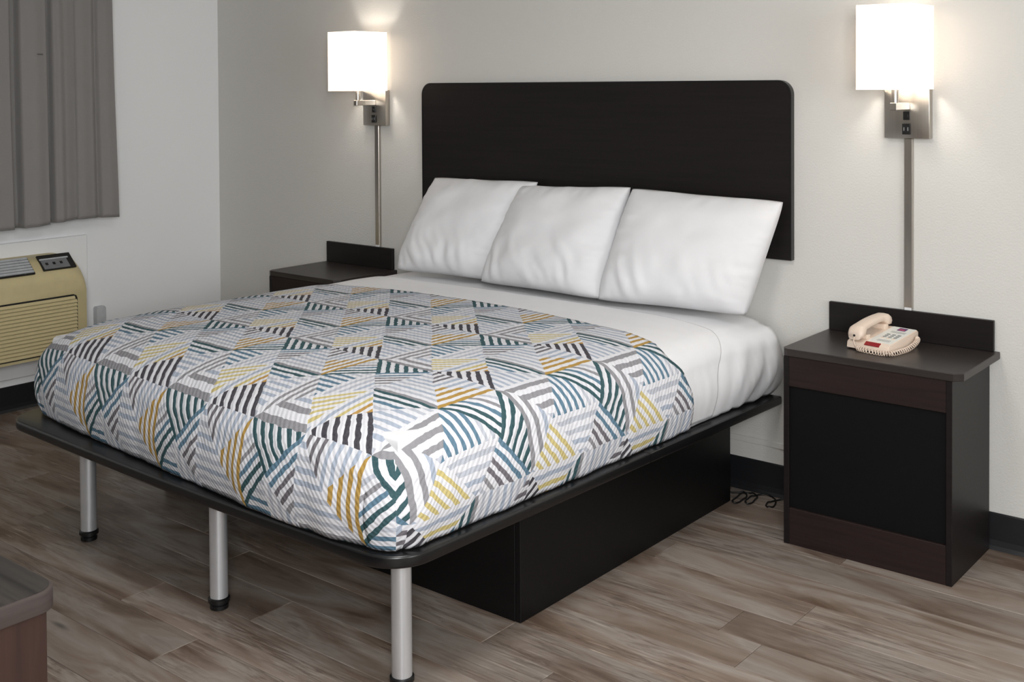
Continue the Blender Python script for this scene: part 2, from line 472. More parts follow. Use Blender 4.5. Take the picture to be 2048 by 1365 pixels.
# ---- headboard
hb = []
HX0, HX1, HZ0, HZ1, HR = -0.868, 0.9265, 0.862, 1.500, 0.052
for i in range(9):
    a = math.pi / 2 * i / 8
    hb.append((HX1 - HR + HR * math.sin(a), HZ1 - HR + HR * math.cos(a)))
hb += [(HX1, HZ0), (HX0, HZ0)]
for i in range(9):
    a = math.pi / 2 * i / 8
    hb.append((HX0 + HR - HR * math.cos(a), HZ1 - HR + HR * math.sin(a)))
hroot = thing('headboard', (0.03, 0, HZ0), 'wide dark brown headboard panel with rounded top corners on the wall', 'headboard')
MB().prism(hb, 1, -0.0235, -0.001).build('panel', M['wenge'], hroot, True, 30)
# edge band
eb = MB()
b = bmesh.new()
n = len(hb)
cxh, czh = (HX0 + HX1) / 2, (HZ0 + HZ1) / 2
vo = [[b.verts.new((x + (0.0012 if x > cxh else -0.0012), yy, z + (0.0012 if z > czh else -0.0012))) for x, z in hb] for yy in (-0.0245, -0.0005)]
vi = [b.verts.new((x - (0.002 if x > cxh else -0.002), -0.0245, z - (0.002 if z > czh else -0.002))) for x, z in hb]
for i in range(n):
    j = (i + 1) % n
    b.faces.new((vo[0][i], vo[0][j], vo[1][j], vo[1][i])); b.faces.new((vi[i], vi[j], vo[0][j], vo[0][i]))
bmesh.ops.recalc_face_normals(b, faces=b.faces[:])
eb.join(b).build('edge_band', M['black_edge'], hroot, True, 30)

# ---- mattress, sheets and quilt : one wrap function over a soft box
ML, MWH = 1.83, 0.925            # length (foot to head) and half width
ZT = 0.652; RS = 0.075; VS = 1.04; SS = 0.80
def interp(x, tab):
    if x <= tab[0][0]: return tab[0][1]
    for (a, ya), (c, yc) in zip(tab, tab[1:]):
        if x <= c: return ya + (yc - ya) * (x - a) / (c - a)
    return tab[-1][1]
def smooth(x):
    x = max(0.0, min(1.0, x)); return x * x * (3 - 2 * x)
FOOT = [(-1.2, -1.755), (-1.05, -1.772), (-0.7, -1.81), (-0.2, -1.85), (0.1, -1.875), (0.4, -1.898), (0.6, -1.893), (0.8, -1.868), (1.0, -1.85)]
def warp(X, Y, z):
    """local soft-box coordinates -> world"""
    yw = -1.85 + Y * (1.82 / ML)
    x = 0.838 + 0.030 * (yw + 0.5) - MWH + X
    yf = interp(x, FOOT)
    y = yf + (Y / ML) * (-0.030 - yf)
    return Vector((x, y, z))
def crown(X, Y):
    u = min(1, abs(X) / MWH); v = min(1.0, abs(Y - ML / 2) / (ML / 2))
    return 0.013 * (1 - u ** 3) * (1 - 0.6 * v ** 4)
def droop(X, Y):
    """the soft edges sink towards the foot and the sides"""
    f = max(0.0, 1 - Y / 0.30) if Y > 0 else 1.0
    d = MWH - X; r_ = max(0.0, 1 - max(d, 0) / 0.24)
    d = MWH + X; l_ = max(0.0, 1 - max(d, 0) / 0.22)
    head = smooth((Y - 1.25) / 0.3)
    return min(0.075, 0.052 * f ** 2 + (0.034 - 0.010 * head) * r_ ** 2 + 0.026 * l_ ** 2)
def profile(s, zt, zb, r, bulge):
    """arc length s from the shoulder start -> (outward, z, normal_out, normal_up)"""
    q = math.pi * r / 2
    if s <= q:
        a = s / r
        return r * math.sin(a), zt - r + r * math.cos(a), math.sin(a), math.cos(a)
    h = zt - r - zb
    u = min(1.0, (s - q) / h)
    return r + bulge * math.sin(math.pi * u) - 0.012 * u, zt - r - (s - q), 1.0, 0.0
def build_wrap(name, mat, off, fold, parent, wr_side, zb, Yhead=None, left=True, step=0.022, solid=0.0, seed=0.0, headbulge=0.0, uvname='quilt', ystart=None):
    """top + sides + foot of the soft box, from the fold line (fold(X) in local Y) to the foot"""
    bm = bmesh.new(); uvl = bm.loops.layers.uv.new(uvname)
    r = RS + off; zt = ZT + off
    xi, yi = MWH - RS, RS         # inner rectangle: X in [-xi,xi], Y from yi upwards
    q = math.pi * r / 2; hs = zt - r - zb; S = q + hs
    def place(X, Y, out, z, nx, ny, nu, s):
        Xp = X + nx * out; Yp = Y + ny * out
        c = crown(Xp, Yp)
        zz = z + c * (1 if s <= 0 else max(0, 1 - s / q))
        zz -= droop(Xp, Yp) * max(0.0, min(1.0, (zz - zb) / (zt - zb)))
        p = warp(Xp, Yp, zz)
        # soft irregularities
        k = smooth((s - 0.4 * q) / q) if s > 0 else 0
        d = 0.0
        if k > 0:
            along = Yp if abs(nx) > abs(ny) else Xp
            dn = noise.noise(Vector((along * 9 + seed, s * 2.0, seed * 3.1))) * 0.6 + noise.noise(Vector((along * 28 + seed, s * 3.5 + along * 3, 1.7 + seed))) * 0.4
            d += dn * wr_side * k
            if abs(nx) > 0.02 and ny < -0.02 and wr_side > 0.008:
                ph_ = math.atan2(-ny, abs(nx))
                d -= 0.009 * math.exp(-((ph_ - 0.55 - 0.25 * s) / 0.13) ** 2) * k
                d += 0.005 * math.exp(-((ph_ - 0.95) / 0.2) ** 2) * k
            if headbulge and nx > 0:
                hb_ = smooth((Yp - 1.35) / 0.45)
                d += headbulge * hb_ * math.sin(math.pi * min(1, s / S)) ** 0.7
                d += 0.010 * hb_ * math.sin(along * 75 + s * 14 + 3 * noise.noise(Vector((along * 4, s * 3, 2)))) * k
        g = noise.noise(Vector((p.x * 3.1 + seed, p.y * 3.1, 0.3))) * 0.004 + noise.noise(Vector((p.x * 11 + seed, p.y * 11, 4.3))) * 0.0016
        p += Vector((nx * d, ny * d, nu * g))
        return p
    cache = {}
    def V(p):
        k = (round(p.x, 4), round(p.y, 4), round(p.z, 4))
        v = cache.get(k)
        if v is None:
            v = bm.verts.new(p); cache[k] = v
        return v
    def quad(ps, uvs):
        vs = [V(p) for p in ps]
        u = []; uu = []
        for v_, t_ in zip(vs, uvs):
            if v_ not in u: u.append(v_); uu.append(t_)
        if len(u) < 3: return
        try: f = bm.faces.new(u)
        except ValueError: return
        for l, t_ in zip(f.loops, uu): l[uvl].uv = t_
    def grid(fn, us, vs):
        P = [[fn(a, c) for c in vs] for a in us]
        for i in range(len(us) - 1):
            for j in range(len(vs) - 1):
                (p0, t0), (p1, t1), (p2, t2), (p3, t3) = P[i][j], P[i + 1][j], P[i + 1][j + 1], P[i][j + 1]
                quad([p0, p1, p2, p3], [t0, t1, t2, t3])
    nxn = int(2 * xi / step); nyn = 70
    us = [-xi + 2 * xi * i / nxn for i in range(nxn + 1)]
    ts = [i / nyn for i in range(nyn + 1)]
    ns = 26
    ss = [q * i / 9 for i in range(10)] + [q + hs * i / (ns - 9) for i in range(1, ns - 8)]
    yb0 = yi if ystart is None else ystart
    # top
    def top(X, t_):
        Y = yb0 + (fold(X, 0.0) - yb0) * t_
        return place(X, Y, 0.0, zt, 0, 0, 1, 0), (X, Y * VS)
    grid(top, us, ts)
    # right and left sides
    for sgn in ((1, -1) if left else (1,)):
        def side(s, t_, sgn=sgn):
            Y = yb0 + (fold(sgn * xi, sgn * s) - yb0) * t_
            o, z, no, nu = profile(s, zt, zb, r, 0.018)
            return place(sgn * xi, Y, o, z, sgn, 0, nu, s), (sgn * (xi + s * SS), Y * VS)
        grid(side, ss, ts)
        if ystart is not None: continue
        # foot corners
        def corner(s, ph, sgn=sgn):
            o, z, no, nu = profile(s, zt, zb, r, 0.018)
            cx_, cy_ = sgn * math.cos(ph), -math.sin(ph)
            pos = place(sgn * xi, yi, o, z, cx_, cy_, nu, s)
            return pos, o
        npz = 12
        phs = [math.pi / 2 * i / npz for i in range(npz + 1)]
        P = [[corner(s, ph) for ph in phs] for s in ss]
        for i in range(len(ss) - 1):
            for j in range(npz):
                def uvf(s, ph):
                    o_ = profile(s, zt, zb, r, 0.018)[0]
                    if j < npz // 2: return (sgn * (xi + s * SS), yi * VS - o_ * ph)
                    return (sgn * (xi + o_ * (math.pi / 2 - ph)), yi * VS - s * SS)
                quad([P[i][j][0], P[i + 1][j][0], P[i + 1][j + 1][0], P[i][j + 1][0]],
                     [uvf(ss[i], phs[j]), uvf(ss[i + 1], phs[j]), uvf(ss[i + 1], phs[j + 1]), uvf(ss[i], phs[j + 1])])
    # foot
    def foot(s, X):
        o, z, no, nu = profile(s, zt, zb, r, 0.016)
        return place(X, yi, o, z, 0, -1, nu, s), (X, yi * VS - s * SS)
    if ystart is None: grid(foot, ss, us)
    bmesh.ops.remove_doubles(bm, verts=bm.verts[:], dist=0.0004)
    bmesh.ops.recalc_face_normals(bm, faces=bm.faces[:])
    # make sure normals point up on top
    up = sum(f.normal.z for f in bm.faces if abs(f.normal.z) > 0.9)
    if up < 0: bmesh.ops.reverse_faces(bm, faces=bm.faces[:])
    off_ = wloc(parent)
    for v in bm.verts: v.co -= off_
    me = bpy.data.meshes.new(name); bm.to_mesh(me); bm.free()
    for p in me.polygons: p.use_smooth = True
    o = new_obj(name, me, mat, parent)
    if solid:
        md = o.modifiers.new('thickness', 'SOLIDIFY'); md.thickness = solid; md.offset = -1.0
    return o

QX0, QY0 = -0.0, 0.0
mat_root = thing('mattress', (-0.1, -0.95, ZPT), 'thick mattress in a white fitted sheet on the black platform', 'mattress')
build_wrap('fitted_sheet', M['sheet'], 0.0, lambda X, s: ML, mat_root, 0.006, ZPT + 0.003, step=0.03, seed=1.3, headbulge=0.040, solid=0.003)
# head end closure + bottom as the mattress core
def inner_core():
    mb = MB(); b = bmesh.new()
    pts = []
    for X, Y in ((-MWH + 0.04, 0.05), (MWH - 0.04, 0.05), (MWH - 0.04, ML - 0.005), (-MWH + 0.04, ML - 0.005)):
        w = warp(X, Y, 0); pts.append((w.x, w.y))
    b.free()
    return mb.prism(pts, 2, ZPT + 0.001, ZT - 0.02, 0.02, 3)
inner_core().build('mattress_core', M['sheet'], mat_root, True, 40)

def y_local(xw, yw):
    """world -> local Y (inverse of warp in y)"""
    yf = interp(xw, FOOT)
    return (yw - yf) / (-0.030 - yf) * ML
FOLD = [(-0.95, -0.64), (-0.80, -0.60), (-0.55, -0.565), (-0.2, -0.55), (0.1, -0.56), (0.45, -0.605), (0.66, -0.635), (0.80, -0.66)]
def q_fold(X, s):
    if s > 0.0:
        return y_local(0.83, interp(s, [(0.0, -0.66), (0.06, -0.67), (0.12, -0.63), (0.2, -0.60), (0.4, -0.57)]))
    if s < 0.0:
        return y_local(-0.95, -0.64)
    xw = 0.835 - MWH + X
    return y_local(xw, interp(xw, FOLD))
# pattern origin: a charcoal fan tip sits at world (0.275, -1.40)
QX0 = 0.395; QY0 = y_local(0.27, -1.42) * VS
M['quilt'] = mat_quilt()
quilt = build_wrap('quilt', M['quilt'], 0.016, q_fold, None, 0.010, ZPT + 0.004, step=0.02, solid=0.008, seed=5.2)
tag(quilt, 'quilted bedspread of striped grey, teal and gold triangles', 'quilt')
def f_fold(X, s):
    xw = 0.835 - MWH + X
    yv = -0.30 - 0.03 * smooth((X - 0.5) / 0.35)
    if s > 0: yv = -0.33 - 0.10 * smooth(s / 0.2)
    return y_local(xw if s == 0 else (0.84 if s > 0 else -0.95), yv)
def flat_band():
    """turned down white top sheet between quilt and pillows"""
    return build_wrap('top_sheet', M['sheet'], 0.0085, f_fold, None, 0.005, ZPT + 0.012, step=0.03, solid=0.004, seed=9.1, ystart=1.08)
tag(flat_band(), 'smooth white top sheet tucked between the quilt and the pillows', 'sheet')

# ---- pillows
def pillow(corners, thick, label, seed, bow=(0.004, 0.008)):
    BLc, BRc, TLc, TRc = [Vector(c) for c in corners]
    ctr = (BLc + BRc + TLc + TRc) / 4
    ux = (BRc - BLc + TRc - TLc).normalized(); uz = (TLc - BLc + TRc - BRc).normalized()
    nrm = ux.cross(uz).normalized()
    if nrm.y > 0: nrm = -nrm
    N = 56
    root = thing('pillow', (ctr.x, ctr.y, min(BLc.z, BRc.z)), label, 'pillow', 'white pillows against the headboard')
    bm = bmesh.new()
    def pt(i, j, side):
        u = -1 + 2 * i / N; v = -1 + 2 * j / N
        a = (u + 1) / 2; c = (v + 1) / 2
        p = BLc * (1 - a) * (1 - c) + BRc * a * (1 - c) + TLc * (1 - a) * c + TRc * a * c
        # edges pull in between corners
        p -= ux * (bow[0] * u * abs(u) * (1 - v * v) ** 1.0) + uz * (bow[1] * v * abs(v) * (1 - u * u))
        h = max(0.0, (1 - abs(u) ** 3.2)) ** 0.56 * max(0.0, (1 - abs(v) ** 3.1)) ** 0.56
        cr_ = (abs(u) * abs(v)) ** 5
        p -= ux * (0.008 * u * cr_) + uz * (0.008 * v * cr_)
        sag = 1.0 - 0.22 * v
        d = thick * h * sag
        # creases running from the lower corners and edges
        e = max(abs(u), abs(v))
        q = Vector((u * 2.0 + seed, v * 2.0, seed * 1.7))
        wr = noise.noise(q * 1.3) * 0.010
        x_ = u * 0.30; y_ = v * 0.21
        cre = noise.noise(Vector(((x_ + 0.55 * y_) * 26 + seed * 5 + 2.0 * noise.noise(Vector((x_ * 6, y_ * 6, seed))), (y_ - 0.4 * x_) * 5.0, seed)))
        amt = smooth((0.15 - v) / 0.9) * (0.35 + 0.65 * smooth(0.5 + 1.2 * noise.noise(Vector((u * 1.2, v * 1.2, seed * 2.1)))))
        wr += 0.017 * cre * amt * h ** 0.5
        wr += 0.012 * noise.noise(Vector((v * 9 + seed, u * 2.2, 3.0))) * smooth((abs(u) - 0.55) / 0.4) * h ** 0.3
        wr += 0.007 * noise.noise(Vector((u * 8, v * 3 + seed, 8.0))) * smooth((abs(v) - 0.6) / 0.35) * h ** 0.3
        if side > 0: p = p + nrm * (d + wr * (h ** 0.4 if h > 0 else 0))
        else: p = p - nrm * d * 0.42
        if h > 0 and h < 1: p += uz * noise.noise(Vector((u * 3 + seed, v * 3, 5))) * 0.005
        return p
    V = {}
    for side in (1, -1):
        for i in range(N + 1):
            for j in range(N + 1):
                if side < 0 and (i in (0, N) or j in (0, N)): V[(side, i, j)] = V[(1, i, j)]; continue
                V[(side, i, j)] = bm.verts.new(pt(i, j, side))
        for i in range(N):
            for j in range(N):
                vs = [V[(side, i, j)], V[(side, i + 1, j)], V[(side, i + 1, j + 1)], V[(side, i, j + 1)]]
                if side < 0: vs = vs[::-1]
                bm.faces.new(vs)
    zmin = ZT + 0.026
    for v in bm.verts:
        if v.co.z < zmin: v.co.z = zmin + (v.co.z - zmin) * 0.15
        if v.co.y > -0.030: v.co.y = -0.030 + (v.co.y + 0.030) * 0.1
    bmesh.ops.recalc_face_normals(bm, faces=bm.faces[:])
    off = wloc(root)
    for v in bm.verts: v.co -= off
    me = bpy.data.meshes.new('pillowcase'); bm.to_mesh(me); bm.free()
    for p in me.polygons: p.use_smooth = True
    new_obj('pillowcase', me, M['pillow'], root)
    return root
pillow([(-0.840, -0.228, 0.680), (-0.315, -0.185, 0.680), (-0.760, -0.062, 1.088), (-0.168, -0.058, 1.096)], 0.095, 'leftmost white pillow leaning on the dark headboard', 1.0)
pillow([(-0.345, -0.243, 0.680), (0.275, -0.263, 0.680), (-0.245, -0.095, 1.078), (0.300, -0.080, 1.100)], 0.095, 'middle one of the three white pillows', 2.4)
pillow([(0.262, -0.278, 0.680), (0.850, -0.205, 0.680), (0.305, -0.100, 1.098), (0.930, -0.072, 1.080)], 0.10, 'rightmost white pillow, nearest the nightstand with the telephone', 3.7)

# ================================================================== NIGHTSTANDS
NZ = 0.634
def nightstand(x0, label, w_=0.5725):
    dx = x0 - 1.058
    r = thing('nightstand', (x0 + 0.286, -0.19, 0), label, 'nightstand', 'dark nightstands beside the bed')
    X0, X1 = x0, x0 + w_            # top slab
    b0, b1 = x0 + 0.009, x0 + w_ - 0.028    # body
    yf = -0.3765
    ch = 0.024
    top = [(X0, -0.006), (X0, -0.379 + ch), (X0 + ch * 0.5, -0.379 + 0.004), (X0 + ch, -0.379), (X1 - ch, -0.379), (X1, -0.379 + ch), (X1, -0.006)]
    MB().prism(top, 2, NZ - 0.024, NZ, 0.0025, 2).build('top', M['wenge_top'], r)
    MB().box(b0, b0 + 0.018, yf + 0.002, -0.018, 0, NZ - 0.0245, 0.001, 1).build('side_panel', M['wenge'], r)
    MB().box(b1 - 0.018, b1, yf + 0.002, -0.018, 0, NZ - 0.0245, 0.001, 1).build('side_panel', M['wenge'], r)
    i0, i1 = b0 + 0.0185, b1 - 0.0185
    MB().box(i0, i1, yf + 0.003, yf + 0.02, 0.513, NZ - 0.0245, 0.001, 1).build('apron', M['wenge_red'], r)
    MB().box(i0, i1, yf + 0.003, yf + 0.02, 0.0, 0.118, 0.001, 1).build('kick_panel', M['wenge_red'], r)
    MB().box(i0, i1, yf + 0.014, yf + 0.03, 0.1185, 0.5125).build('compartment_panel', M['blackpanel'], r)  # flat black panel in place of the open compartment's dark inside
    MB().box(i0, i1, -0.03, -0.018, 0.0, NZ - 0.0245).build('back_panel', M['wenge'], r)
    MB().box(x0 + 0.009, x0 + w_ - 0.016, -0.022, -0.006, NZ + 0.0005, 0.7325, 0.0012, 1).build('backsplash', M['wenge'], r)
    return r
nR = nightstand(1.058, 'dark brown nightstand holding the telephone')
nL = nightstand(-1.530, 'dark brown nightstand with an empty top, far side of the bed', 0.478)
MB().box(1.590, 1.604, -0.3785, -0.3725, 0.6135, 0.629, 0.001, 1).build('corner_chip_highlight', M['white_pvc'], nR)  # white chip that paints the bright highlight on the corner

# ================================================================== SCONCES
def mat_shade():
    t = NT('lit_lamp_shade')
    v = t.noise(t.coord('Object'), 300, 2)
    t.set(rgb(250, 246, 240), 0.9, spec=0.1)
    tr = t.new('ShaderNodeBsdfTranslucent'); tr.inputs[0].default_value = rgb(255, 244, 232)
    em = t.new('ShaderNodeEmission'); em.inputs[0].default_value = (1.0, 0.955, 0.90, 1)
    t.put(em.inputs[1], t.math('MULTIPLY_ADD', v, 0.05, 0.42))
    mx = t.new('ShaderNodeMixShader'); mx.inputs[0].default_value = 0.35
    t.link(t.b.outputs[0], mx.inputs[1]); t.link(tr.outputs[0], mx.inputs[2])
    ad = t.new('ShaderNodeAddShader'); t.link(mx.outputs[0], ad.inputs[0]); t.link(em.outputs[0], ad.inputs[1])
    t.link(ad.outputs[0], t.out.inputs[0])
    return t.m
M['shade'] = mat_shade()
def mat_bulb():
    t = NT('bulb_glow')
    em = t.new('ShaderNodeEmission'); em.inputs[0].default_value = (1, 0.94, 0.86, 1); em.inputs[1].default_value = 72
    t.link(em.outputs[0], t.out.inputs[0]); return t.m
M['bulb'] = mat_bulb()
def sconce(x, label):
    r = thing('wall_sconce', (x, 0, 1.305), label, 'wall lamp', 'lit wall lamps beside the headboard')
    MB().box(x - 0.075, x + 0.075, -0.030, -0.0005, 1.305, 1.470, 0.002, 2).build('back_plate', M['nickel'], r, True, 30)
    MB().box(x - 0.0135, x + 0.0135, -0.016, -0.0005, 0.735, 1.3045, 0.0015, 1).build('cord_cover', M['nickel'], r)
    MB().box(x - 0.012, x + 0.012, -0.0175, -0.0005, 0.733, 0.742, 0.001, 1).build('end_cap', M['white_pvc'], r)
    a = MB().box(x - 0.011, x + 0.011, -0.150, -0.0305, 1.400, 1.424, 0.0015, 1).build('arm', M['nickel'], r)
    MB().lathe([(0.011, 1.4245), (0.011, 1.50), (0.016, 1.505), (0.016, 1.535)], x, -0.133, 20).build('stem', M['nickel'], r, True, 30)
    sw = MB().box(x - 0.010, x + 0.012, -0.036, -0.0305, 1.366, 1.394, 0.001, 1).build('switch', M['plastic_black'], r)
    MB().box(x - 0.004, x + 0.008, -0.041, -0.0365, 1.374, 1.384, 0.001, 1).build('rocker', M['plastic_black'], sw)
    so = MB().box(x - 0.013, x + 0.014, -0.036, -0.0305, 1.318, 1.354, 0.001, 1).build('socket', M['plastic_black'], r)
    MB().box(x - 0.008, x - 0.005, -0.0372, -0.0362, 1.330, 1.342).build('slot', M['ac_grey'], so)
    MB().box(x + 0.005, x + 0.008, -0.0372, -0.0362, 1.330, 1.342).build('slot', M['ac_grey'], so)
    w, y0, y1, z0, z1, th = 0.0885, -0.235, -0.030, 1.467, 1.738, 0.0018
    sh = MB()
    sh.box(x - w, x + w, y0, y0 + th, z0, z1); sh.box(x - w, x + w, y1 - th, y1, z0, z1)
    sh.box(x - w, x - w + th, y0 + th, y1 - th, z0, z1); sh.box(x + w - th, x + w, y0 + th, y1 - th, z0, z1)
    shade = sh.build('shade', M['shade'], r)
    MB().box(x - w + th, x + w - th, -0.1355, -0.1305, 1.528, 1.531).build('shade_spider', M['nickel'], shade)
    MB().lathe([(0.008, 1.536), (0.022, 1.556), (0.030, 1.580), (0.028, 1.602), (0.018, 1.618), (0.006, 1.624)], x, -0.133, 20).build('bulb', M['bulb'], r, True, 60)
    return r
sconce(1.340, 'lit wall lamp with a box shade above the telephone nightstand')
sconce(-1.171, 'lit wall lamp with a box shade above the far nightstand')

# ================================================================== TELEPHONE
def telephone():
    A = math.radians(-9)
    ox, oy, oz = 1.315, -0.172, NZ
    root = thing('telephone', (ox, oy, oz), 'cream desk telephone with a coiled cord on the nightstand', 'telephone')
    rot = Matrix.Rotation(A, 4, 'Z')
    def fin(mb, name, mat, parent=None, smooth_=False, ang=40):
        for v in mb.bm.verts: v.co = rot @ (v.co * 0.89) + Vector((ox, oy, oz))
        return mb.build(name, mat, parent or root, smooth_, ang)
    W, Dp = 0.083, 0.105
    slope = lambda y: 0.030 + (y + Dp) / (2 * Dp) * 0.030
    # wedge shaped body
    prof = [(-Dp, 0.006), (-Dp + 0.006, 0.003), (Dp - 0.01, 0.003), (Dp, 0.010), (Dp, 0.054), (Dp - 0.008, 0.0605), (-Dp + 0.018, 0.034), (-Dp + 0.004, 0.027)]
    body = fin(MB().prism(prof, 0, -W, W, 0.004, 2), 'body', M['phone'], None, True, 35)
    for fx, fy in ((-0.06, -0.08), (0.06, -0.08), (-0.06, 0.08), (0.06, 0.08)):
        fin(MB().lathe([(0.008, 0.0), (0.008, 0.0032)], fx, fy, 12), 'rubber_foot', M['plastic_black'], body)
    def slab(x0, x1, y0, y1, t, base=0.0):
        pts = [(y0, slope(y0) + base), (y1, slope(y1) + base), (y1, slope(y1) + base + t), (y0, slope(y0) + base + t)]
        return MB().prism(pts, 0, x0, x1)
    fp = fin(slab(-0.012, 0.078, -0.080, 0.098, 0.002), 'face_plate', M['phone_white'])
    st = fin(slab(0.020, 0.052, 0.062, 0.090, 0.0006, 0.0021), 'sticker', M['phone_purple'], fp)
    fin(slab(0.025, 0.047, 0.066, 0.078, 0.0004, 0.0028), 'sticker_print', M['phone_pink'], st)
    for i in range(4):
        for j in range(3):
            x = 0.012 + j * 0.021; y = -0.034 + i * 0.014
            fin(slab(x, x + 0.012, y, y + 0.007, 0.0016, 0.0021), 'key', M['key'] if i > 0 else M['phone'], fp)
    for j in range(2):
        fin(slab(0.010, 0.066, 0.036 + j * 0.010, 0.039 + j * 0.010, 0.0004, 0.0021), 'printed_line', M['key'], fp)
        fin(slab(0.012 , 0.062, -0.062 + j * 0.010, -0.059 + j * 0.010, 0.0004, 0.0021), 'printed_line', M['key'], fp)
    # message light on the front slope
    fl = MB().prism([(-0.1048, 0.0235), (-0.089, 0.0335), (-0.0898, 0.0350), (-0.1058, 0.0250)], 0, -0.012, 0.046)
    fin(fl, 'message_light', M['phone_red'], body)
    # cradle
    fin(MB().box(-0.078, -0.020, -0.072, -0.045, 0.036, 0.052, 0.004, 2), 'cradle', M['phone'], body, True)
    fin(MB().box(-0.078, -0.020, 0.052, 0.078, 0.052, 0.072, 0.004, 2), 'cradle', M['phone'], body, True)
    # handset: arched bar with two cups, swept in the y-z plane
    b = bmesh.new(); rings = []
    K = 26
    for i in range(K + 1):
        u = -1 + 2 * i / K
        y = u * 0.108
        zc = 0.066 + (y + Dp) / (2 * Dp) * 0.026 + 0.010 * (1 - u * u)
        end = smooth((abs(u) - 0.55) / 0.2)
        bot = zc - 0.013 - 0.016 * end
        tp = zc + 0.013 - 0.014 * smooth((abs(u) - 0.85) / 0.15)
        wd = 0.024 + 0.006 * end
        if abs(u) > 0.96: wd *= 0.82
        ring = []
        for k in range(12):
            a = 2 * math.pi * k / 12
            cx = math.copysign(abs(math.cos(a)) ** 0.6, math.cos(a)); sy = math.copysign(abs(math.sin(a)) ** 0.6, math.sin(a))
            ring.append(b.verts.new((-0.049 + wd * cx, y, (tp + bot) / 2 + (tp - bot) / 2 * sy)))
        rings.append(ring)
    for i in range(K):
        for k in range(12):
            b.faces.new((rings[i][k], rings[i][(k + 1) % 12], rings[i + 1][(k + 1) % 12], rings[i + 1][k]))
    b.faces.new(rings[0][::-1]); b.faces.new(rings[-1])
    bmesh.ops.recalc_face_normals(b, faces=b.faces[:])
    hs = fin(MB().join(b), 'handset', M['phone'], None, True, 60)
    fin(MB().box(-0.053, -0.045, -0.112, -0.104, 0.048, 0.056, 0.002, 1), 'cord_plug', M['plastic_black'], hs)
    # coiled cord: from the handset front, along the front edge, around the right side
    path = [Vector(p) for p in [(-0.049, -0.108, 0.050), (-0.046, -0.116, 0.030), (-0.030, -0.121, 0.013), (0.0, -0.124, 0.010), (0.045, -0.126, 0.010), (0.078, -0.122, 0.010), (0.098, -0.098, 0.010), (0.102, -0.05, 0.010), (0.101, 0.0, 0.011), (0.100, 0.045, 0.020), (0.098, 0.070, 0.032), (0.090, 0.076, 0.036)]]
    def cr(t_):
        n_ = len(path) - 1; f = t_ * n_; i = min(int(f), n_ - 1); f -= i
        p0 = path[max(i - 1, 0)]; p1 = path[i]; p2 = path[i + 1]; p3 = path[min(i + 2, n_)]
        return 0.5 * ((2 * p1) + (p2 - p0) * f + (2 * p0 - 5 * p1 + 4 * p2 - p3) * f * f + (3 * p1 - p0 - 3 * p2 + p3) * f ** 3)
    pts = []; turns = 40; NPT = turns * 12
    for i in range(NPT + 1):
        t_ = i / NPT
        c = cr(t_); tg = (cr(min(1, t_ + 0.005)) - cr(max(0, t_ - 0.005))).normalized()
        a = tg.cross(Vector((0, 0, 1)))
        if a.length < 1e-4: a = Vector((1, 0, 0))
        a.normalize(); c2 = tg.cross(a)
        rad = 0.0082 * smooth((t_ - 0.13) / 0.08) * smooth((1 - t_) / 0.03)
        an = 2 * math.pi * turns * t_
        pts.append(c + (a * math.cos(an) + c2 * math.sin(an)) * rad)
    fin(MB().tube(pts, 0.0019, 5), 'coiled_cord', M['phone'], None, True, 80)
telephone()

